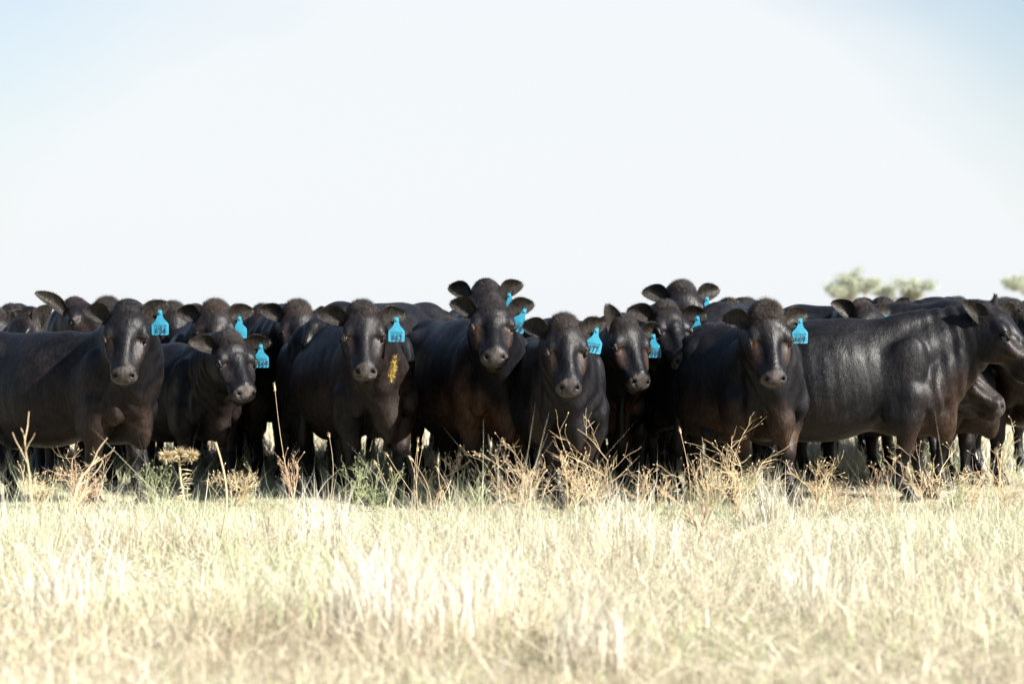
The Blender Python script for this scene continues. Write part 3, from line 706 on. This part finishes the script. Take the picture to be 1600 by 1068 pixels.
# ------------------------------------------------------------------ the herd: front row (left to right), then the animals behind
HERD = [
 dict(label='black cow at the left edge standing in front, head turned to the viewer, tag W34', x=182, Y=15.8, head=58, s=.93, poll=(198, 474), pollY=15.15, yaw=3, pitch=57, seed=3, tags=((1, 'W34', .60, 0, 0),), brown=.35, feet=(.06, -.12, .1, -.1), ears=((22, 15), (8, 20)), polltint=.15, fluff=.4),
 dict(label='small black heifer second from left in front, face turned right and low, tag W169', x=322, Y=16.9, head=38, s=.86, poll=(362, 519), pollY=16.35, yaw=30, pitch=49, seed=4, tags=((1, 'W169', .62, 0, -25),), brown=.15, feet=(.10, -.10, 0, 0), ears=((2, -22), (2, 20)), hs=.97),
 dict(label='black cow with a wisp of yellow hay on its neck, tag W62', x=588, Y=16.2, head=24, s=1.0, poll=(567, 474), pollY=15.6, yaw=7, pitch=51, seed=5, tags=((1, 'W62', .60, 0, 5),), brown=.3, feet=(.05, -.05, 0, 0), hay=(614, 578, 15.72), fat=1.04, fluff=1.1, ears=((0, 14), (0, 14)), polltint=.5, hs=1.02),
 dict(label='brown-chested black cow in the middle of the front row, tag W98', x=775, Y=16.4, head=24, s=1.0, poll=(769, 463), pollY=15.8, yaw=4, pitch=43, seed=6, tags=((1, 'W98', .55, -24, 5),), brown=1.8, feet=(.04, -.06, 0, 0), ears=((8, 14), (10, 18)), fluff=.3, polltint=.5),
 dict(label='slim black cow stepping forward right of the middle, head lowered, darkest tag W77', x=890, Y=15.6, head=12, s=.90, poll=(883, 495), pollY=15.05, yaw=6, pitch=53, seed=7, tags=((1, 'W77', .56, -10, 10),), brown=.45, feet=(-.10, .16, 0, 0), ears=((10, 14), (6, 30)), fluff=1.0, polltint=.8, spread=.12, fat=.92),
 dict(label='black cow with an orange-brown throat and half-closed eye, tag W195', x=950, Y=16.9, head=20, s=.92, poll=(982, 494), pollY=16.2, yaw=22, pitch=53, roll=-6, seed=8, tags=((1, 'W195', .5, 0, -18),), brown=1.9, feet=(.0, -.05, 0, 0), ears=((-8, -10), (62, 12)), spread=.13, fat=.95, fluff=.4),
 dict(label='black cow with raised chin right of the W195 tag, own tag W87', x=1026, Y=17.0, head=16, s=.92, poll=(1044, 471), pollY=16.45, yaw=20, pitch=45, seed=9, tags=((1, 'W87', .62, 0, -20),), brown=.15, feet=(.0, .08, 0, 0), ears=((-4, -15), (4, 20)), fluff=.6, polltint=.6, spread=.13, fat=.92),
 dict(label='black cow with a fluffy poll in front of the large side-on cow, tag W69', x=1196, Y=15.75, head=24, s=.98, poll=(1201, 479), pollY=15.2, yaw=6, pitch=57, seed=10, tags=((1, 'W69', .56, 0, 5),), brown=.95, feet=(.10, -.16, 0, 0), ears=((6, 20), (-4, 30)), fluff=2.4, polltint=.9, fat=1.05, spread=.13, poll_h=.035),
 dict(label='large black cow standing side-on at the right, head in profile to the right', x=1422, Y=16.15, head=86, s=1.0, poll=(1550, 474), pollY=16.1, yaw=60, pitch=40, seed=11, brown=.4, feet=(.10, -.08, -.1, .1), ears=((66, 5), (30, 55)), earW=.85, flank_streaks=.35, ribs=.5, hs=1.12, fat=1.05, fluff=.3, polltint=.2, earL=.92),
 # behind
 dict(label='black cow lowering its head under the chin of the large side-on cow', x=1500, Y=17.3, head=62, s=.95, poll=(1496, 552), pollY=16.75, yaw=70, pitch=38, seed=12, brown=.25, ears=((-10, 50), (-10, 50)), feet=(0, -.12, 0, 0)),
 dict(label='black cow cut by the right edge, dark flank and foreleg showing', x=1592, Y=17.6, head=25, s=1.03, poll=(1594, 470), pollY=17.0, yaw=60, pitch=40, seed=13, near=False, brown=.2, fat=1.05),
 dict(label='black cow at the far left edge with only its ears and brow in the frame', x=-22, Y=19.2, head=20, s=1.0, poll=(-8, 482), yaw=20, pitch=46, seed=14, near=False, noeyes=1),
 dict(label='black cow behind the left cow, brow and one eye above her back', x=40, Y=18.6, head=-30, s=1.0, poll=(40, 484), yaw=-40, pitch=42, seed=15, face=1, near=False, tags=((-1, '', .4, 0, -70),), ears=((40, 60), (5, 20))),
 dict(label='black cow with its pointed ear pricked up against the sky at the left', x=112, Y=17.7, head=8, s=.98, poll=(122, 463), pollY=17.0, yaw=40, pitch=30, seed=16, face=1, near=False, ears=((-22, 20), (18, 8)), earL=1.4, earW=.8, fluff=.4),
 dict(label='black cow behind the left cow, low ear with a pale blue tag edge', x=95, Y=18.4, head=10, s=.95, poll=(104, 508), yaw=-60, pitch=40, seed=17, near=False, tags=((-1, '', .5, 0, 80),), noeyes=1),
 dict(label='black cow looking straight over the small heifer, tufted poll, blue tag half hidden', x=325, Y=18.2, head=10, s=1.02, poll=(336, 472), pollY=17.5, yaw=6, pitch=49, seed=18, face=1, near=False, tags=((1, '', .35, 0, 5),), fluff=1.6, polltint=1.0, ears=((4, 14), (0, 20))),
 dict(label='black cow farther back whose ears stick up beside the tufted poll at the left', x=340, Y=20.4, head=5, s=1.05, poll=(338, 474), yaw=0, pitch=51, seed=19, near=False, noeyes=1, ears=((12, 14), (12, 14))),
 dict(label='black cow looking out between the heifer and the W62 cow, curly brown poll', x=425, Y=18.3, head=-22, s=1.03, poll=(466, 472), pollY=17.6, yaw=10, pitch=47, seed=20, face=1, near=False, fluff=1.6, polltint=1.0, brown=.3, feet=(.12, -.1, 0, 0), ears=((-8, 40), (6, 14))),
 dict(label='black cow behind the W62 cow, rounded ear left of her poll', x=510, Y=19.2, head=30, s=1.02, poll=(540, 482), yaw=10, pitch=46, seed=21, near=False, noeyes=1, ears=((0, 20), (12, 12))),
 dict(label='black cow behind the W62 cow, ear and small blue tag right of her poll', x=590, Y=19.0, head=20, s=1.0, poll=(580, 486), yaw=0, pitch=51, seed=22, near=False, noeyes=1, tags=((1, '', .35, 0, 5),), ears=((12, 12), (10, 12))),
 dict(label='black cow left of the tallest raised head, shoulders peaked and head turned away', x=680, Y=18.2, head=150, s=1.10, poll=(705, 505), pollY=18.0, yaw=60, pitch=45, seed=23, near=False, noeyes=1, ears=((10, 14), (10, 14))),
 dict(label='black cow with the highest head of the herd, ears out, behind the middle cow', x=765, Y=18.8, head=10, s=1.10, poll=(759, 437), pollY=18.2, yaw=0, pitch=49, seed=24, face=1, near=False, tags=((1, '', .30, 10, 5),), fluff=.3, polltint=.3, ears=((14, 14), (6, 20)), hs=1.04),
 dict(label='black cow behind the slim cow, sloping back against the sky', x=850, Y=18.0, head=200, s=1.0, poll=(838, 520), pollY=17.6, yaw=-40, pitch=41, seed=25, near=False, noeyes=1, ears=((20, 14), (10, 14))),
 dict(label='black cow peering with an ear low at the right of the W98 tag', x=835, Y=17.8, head=14, s=.92, poll=(868, 505), pollY=17.2, yaw=0, pitch=51, seed=26, near=False, noeyes=1, ears=((10, 14), (-12, 16))),
 dict(label='black cow with a tall raised head behind the W87 cow, blue tag at its ear', x=1075, Y=18.2, head=12, s=1.10, poll=(1068, 441), pollY=17.5, yaw=8, pitch=47, seed=27, face=1, near=False, tags=((1, '', .32, 0, 5),), fluff=.8, polltint=.5, ears=((8, 14), (2, 14)), hs=1.04),
 dict(label='black cow behind the W87 cow, rounded brow and drooping ear', x=1120, Y=19.0, head=30, s=1.02, poll=(1136, 468), pollY=18.3, yaw=-25, pitch=41, seed=28, near=False, face=1, ears=((-20, 14), (0, 14))),
 dict(label='black cow behind the fluffy-polled cow, dark back sloping up left of her poll', x=1190, Y=18.6, head=160, s=1.10, poll=(1230, 500), yaw=150, pitch=41, seed=29, near=False, noeyes=1),
 dict(label='black cow behind the back of the side-on cow, ears spread, small blue tag', x=1330, Y=18.3, head=25, s=1.03, poll=(1352, 470), pollY=17.7, yaw=30, pitch=41, seed=30, face=1, near=False, tags=((1, '', .45, 0, -30),), ears=((2, 14), (22, 30))),
 dict(label='black cow far back with dark ears before the gum tree', x=1380, Y=21.5, head=20, s=1.08, poll=(1382, 467), yaw=0, pitch=49, seed=31, near=False, noeyes=1, ears=((25, 14), (22, 14))),
 dict(label='broad-backed black cow standing beyond the side-on cow', x=1500, Y=17.9, head=62, s=1.10, poll=(1575, 500), pollY=17.3, yaw=60, pitch=45, seed=32, near=False, noeyes=1, brown=.5, fat=1.08),
 dict(label='black cow beyond the broad back, only a rounded ridge against the sky', x=1450, Y=21.0, head=-60, s=1.15, poll=(1400, 480), yaw=-40, pitch=41, seed=33, near=False, noeyes=1),
 dict(label='black cow behind at the right edge with its brow under the second gum tree', x=1560, Y=19.3, head=20, s=1.05, poll=(1576, 468), pollY=18.6, yaw=20, pitch=47, seed=34, near=False, face=1, ears=((10, 14), (-8, 20))),
 dict(label='black cow whose tufted poll rises just left of the W34 cow poll', x=160, Y=18.9, head=15, s=1.03, poll=(168, 470), yaw=10, pitch=52, seed=40, near=False, noeyes=1, fluff=2, ears=((0, 20), (0, 20))),
 dict(label='black cow behind the thistle side, ears up between the W34 cow and the tufted poll', x=262, Y=19.8, head=10, s=1.04, poll=(272, 474), yaw=15, pitch=52, seed=41, near=False, noeyes=1, ears=((5, 14), (15, 20))),
 dict(label='black cow peeping over the W169 heifer back, right of the tufted poll', x=405, Y=19.6, head=0, s=1.02, poll=(404, 478), yaw=-30, pitch=50, seed=42, near=False, noeyes=1, ears=((5, 20), (15, 20))),
 dict(label='black cow right of the tall head behind W87, ear against the sky', x=1165, Y=20.4, head=10, s=1.06, poll=(1172, 468), yaw=20, pitch=50, seed=43, near=False, noeyes=1, ears=((0, 20), (15, 20))),
 dict(label='black cow at the far left with a rounded ear before the sky', x=15, Y=20.4, head=10, s=1.05, poll=(12, 478), yaw=-20, pitch=50, seed=44, near=False, noeyes=1, tags=((1, '', .5, 0, 10),), ears=((10, 10), (15, 20))),
 dict(label='black cow far back, poll and two ears right of the gum tree pair', x=1475, Y=22.0, head=10, s=1.10, poll=(1502, 466), yaw=20, pitch=50, seed=45, near=False, noeyes=1),
 dict(label='black cow between the W62 and W98 cows far back, ear tips showing', x=655, Y=20.4, head=-10, s=1.05, poll=(650, 482), yaw=-10, pitch=52, seed=46, near=False, noeyes=1),
]
for i_, (x_, Y_, h_, where) in enumerate([(215, 19.0, 60, 'between the W34 cow and the heifer'), (270, 20.6, -20, 'behind the thistle'), (400, 20.2, 120, 'right of the heifer forelegs'), (500, 21.2, 40, 'left of the W62 cow forelegs'), (640, 20.0, 75, 'right of the W62 cow forelegs'), (730, 21.0, -40, 'left of the W98 cow forelegs'), (820, 20.4, 60, 'between the W98 and W77 cows'), (930, 19.6, 30, 'just right of the W77 cow'), (990, 20.6, 95, 'left of the W87 cow forelegs'), (1130, 20.8, 70, 'left of the W69 cow foreleg'), (1240, 19.6, -60, 'right of the W69 cow foreleg'), (1460, 20.0, 30, 'right of the side-on cow forelegs'), (60, 20.8, 80, 'under the W34 cow belly')]):
    HERD.append(dict(label='shaded black cow, only legs showing, ' + where, x=x_, Y=Y_, head=h_, s=.92, poll=(x_ + 30 * math.sin(R(h_)), 560), yaw=h_, pitch=40, seed=60 + i_, near=False, noeyes=1, fluff=.1))
import time
T0 = time.time()
for sp in HERD: make_cow(sp)
print('herd', round(time.time() - T0, 1))

# ------------------------------------------------------------------ ground cover
blades('dry_grass', 180000, 6.2, 19, (.03, .15), .0042, STRAW, 1, lean=.55, hmod=hm(3), clump=cl(51, 5.5, -.9, .25), label='pale dry grass covering the paddock')
blades('fallen_straw', 150000, 6.2, 19, (.08, .28), .0036, STRAW, 2, kindlie=True, label='bleached straw lying across the grass')
blades('tufts_by_the_herd', 9000, 13.6, 17.2, (.04, .21), .0036, STRAW + GRN[:2], 15, lean=.5, clump=cl(36, 5.5, .25, .8), label='broken tufts of straw and green grass around the hooves')
blades('stalks_by_the_herd', 1700, 14.0, 16.6, (.10, .38), .0034, STRAW, 14, lean=.3, clump=cl(28, 3.2, -.1, .7), label='straw stalks standing around the hooves')
blades('tall_dry_grass', 30000, 6.2, 19, (.14, .34), .0030, STRAW, 4, lean=.35, clump=cl(8, 1.6, -.2, .6), hmod=hm(9), label='taller dry grass stalks in clumps')
def white_patch(x, y):
    o = 0
    for cx, cy, sx_, sy_, w_ in ((-.40, 9.0, .20, .35, 1), (-.10, 9.3, .10, .2, .5), (1.2, 9.6, .10, .25, .35), (-1.75, 9.5, .12, .3, .35), (-.95, 12.6, .12, .3, .4), (.55, 12.8, .10, .3, .4), (1.45, 13.8, .08, .2, .6), (.3, 8.2, .12, .3, .3)):
        o = np.maximum(o, w_ * .8 * np.exp(-((x - cx) / sx_) ** 2 - ((y - cy) / sy_) ** 2))
    return o
blades('white_seed_grass', 3600, 7.5, 14.5, (.12, .42), .0055, [(.60, .55, .45), (.66, .62, .52), (.52, .47, .37)], 7, lean=.22, clump=white_patch, label='bleached white seed grass in patches close to the camera', margin=.3, oversample=120)
blades('green_grass', 42000, 6.2, 19, (.04, .18), .0045, GRN, 5, lean=.6, hmod=hm(5), clump=cl(21, 1.3, .15, .75), label='green shoots among the dry grass')
blades('distant_grass', 120000, 19, 60, (.06, .25), .009, STRAW, 6, lean=.35, power=1.4, label='dry grass beyond the herd')

# ------------------------------------------------------------------ weeds
def G(px, py):                                       # ground point seen at a photo pixel
    Y = CAM_H * F / (py - HY); return Vector(((px - 800) * Y / F, Y, 0))
def base_at(px, Y): return Vector(((px - 800) * Y / F, Y, 0))
tw = [
 (125, 15.0, .36, 2, M_TWIG2, .9, 12, 'tangled reddish brush at the feet of the left cow'),
 (60, 15.3, .30, 3, M_TWIG, .7, 7, 'sparse twiggy weed at the left edge of the frame'),
 (455, 15.6, .36, 4, M_TWIG2, .3, 3, 'thin rusty weed between the heifer and the W62 cow'),
 (820, 15.0, .42, 5, M_TWIG, .8, 10, 'bushy straw-coloured weed below the middle cow'),
 (930, 14.6, .60, 6, M_TWIG, .75, 6, 'tallest branching dry weed, right of the middle'),
 (890, 15.2, .34, 7, M_TWIG, .7, 8, 'low branching weed around the stepping hoof'),
 (1150, 14.9, .50, 8, M_TWIG, .85, 9, 'spreading dry weed left of the fluffy-polled cow'),
 (1110, 15.3, .38, 9, M_TWIG, .7, 7, 'dry weed beneath the W87 cow'),
 (1280, 15.2, .32, 10, M_TWIG, .7, 7, 'small dry weed under the belly of the side-on cow'),
 (1385, 14.8, .40, 11, M_TWIG2, .4, 4, 'thin reddish weed before the foreleg of the side-on cow'),
 (1450, 15.0, .42, 12, M_TWIG, .6, 4, 'forked dry weed right of the side-on cow foreleg'),
 (1570, 14.8, .62, 13, M_TWIG, .7, 5, 'tall forked dry weed near the right edge'),
 (1520, 15.2, .30, 14, M_TWIG, .7, 7, 'low dry weed near the right edge'),
 (680, 15.6, .28, 15, M_TWIG, .5, 6, 'short dry weed between the W62 cow and the middle cow'),
 (370, 15.6, .26, 16, M_THIS, .8, 12, 'pale dense dry weed beneath the heifer'),
 (245, 15.4, .26, 17, M_GREEN, .5, 6, 'greenish thin weed left of the thistle'),
 (556, 15.5, .27, 18, M_GREEN, .30, 5, 'green leafy weed below the W62 cow'),
 (590, 15.2, .25, 19, M_GREEN, .5, 9, 'low green weed below the W62 cow brisket'),
 (740, 15.4, .24, 20, M_GREEN, .5, 6, 'green weed at the middle cow foreleg'),
 (1170, 15.6, .22, 21, M_GREEN, .5, 8, 'green weed at the feet of the fluffy-polled cow'),
 (1490, 14.9, .24, 22, M_GREEN, .5, 8, 'green weed near the right edge'),
 (1010, 15.2, .26, 23, M_TWIG, .7, 8, 'dry weed below the W195 cow'),
]
for (px, Y, h, sd, m, spr, n0, lab) in tw: twig_weed(base_at(px, Y), h, sd, m, lab, spread=spr, n0=n0, seeds=.3, r0=.0042)
def scrub():
    """many low tangled twig tufts as one ground-cover mesh"""
    r = np.random.RandomState(9); kinds = []
    for k in range(6):
        o = twig_weed(Vector((0, 0, 0)), .24, 200 + k, M_TWIG, 'x', spread=1.0, n0=9, depth=2, r0=.0026, seeds=.4)
        me = o.data; v = np.zeros(len(me.vertices) * 3); me.vertices.foreach_get('co', v); f = np.array([p.vertices[:] for p in me.polygons if len(p.vertices) == 4])
        kinds.append((v.reshape(-1, 3), f)); bpy.data.objects.remove(o); bpy.data.meshes.remove(me)
    Vs, Fs, Cs, off = [], [], [], 0
    for i in range(230):
        v, f = kinds[r.randint(6)]; y = 8 + 9 * r.rand() ** .55; x = (r.rand() * 2 - 1) * (y * .215 + .2)
        if sinnoise(np.array([[x, y, 0]]), 61, 2.4)[0] < -.25: continue
        a = r.rand() * 6.28; sc_ = (.35 + .75 * r.rand() ** 1.5) * (1 if r.rand() < .12 else float(np.clip((16.2 - y) / 3, .35, 1)))
        c, q = math.cos(a), math.sin(a); M3 = np.array([[c, -q, 0], [q, c, 0], [0, 0, 1]]) * sc_ * [1, 1, .85]
        Vs.append(v @ M3.T + [x, y, 0]); Fs.append(f + off); off += len(v)
        col = np.array([(.52, .43, .29), (.44, .33, .22), (.58, .51, .38), (.36, .37, .20)][r.choice(4, p=[.35, .2, .3, .15])]); Cs.append(np.tile(col, (len(v), 1)))
    tag(mesh_np('low_scrub', np.concatenate(Vs), [np.concatenate(Fs)], [M_GRASS], colors=np.concatenate(Cs), smooth=False), 'low tangled dry scrub scattered through the grass', kind='stuff')
scrub()
twig_weed(base_at(68, 11.6), .62, 41, M_TWIG, 'blurred forked dry stalk close to the camera at the left', spread=.35, n0=2, depth=2, r0=.010, lean=(.12, 0))
twig_weed(base_at(1092, 12.4), .42, 42, M_TWIG2, 'blurred dry weed close to the camera right of the middle', spread=.5, n0=3, depth=2, r0=.008)
for (px, Y, tx, ty, hd, cl_, lab) in [
 (462, 15.3, 430, 612, (.055, .006), 1, 'tall single seed stalk beside the heifer'),
 (512, 15.5, 515, 684, (.03, .004), 1, 'single upright stalk left of the W62 cow foreleg'),
 (650, 15.3, 643, 678, (.03, .005), 4, 'group of pale stalks right of the W62 cow'),
 (672, 15.2, 638, 708, (.03, .005), 2, 'pair of leaning stalks between the W62 cow and the middle cow'),
 (1080, 15.2, 1064, 678, (.045, .006), 1, 'single seed stalk beneath the W87 cow'),
 (336, 12.3, 337, 690, (.0, .0), 1, 'blurred thick tan stalk below the heifer'),
 (610, 15.2, 600, 712, (.03, .004), 2, 'pair of thin stalks in front of the W62 cow foreleg'),
 (705, 15.2, 690, 716, (.03, .005), 2, 'pair of stalks left of the middle cow foreleg'),
]:
    stalk(base_at(px, Y), W(tx, ty, Y), M_TWIG, lab, head=hd, cluster=cl_, seed=px, r0=.0022 if hd[0] else .008)
thistle(base_at(285, 15.0), .36, 'spiny dry thistle with pale heads between the left cow and the heifer', 5)
tree(base_at(1364, 230), 9.0, 9.2, 3, 'pale gum tree on the horizon, left one of the pair')
tree(base_at(1407, 240), 9.4, 9.0, 8, 'pale gum tree on the horizon, right one of the pair')
tree(base_at(1642, 230), 8.8, 7, 12, 'pale gum tree cut by the right edge')
print('built', round(time.time() - T0, 1))
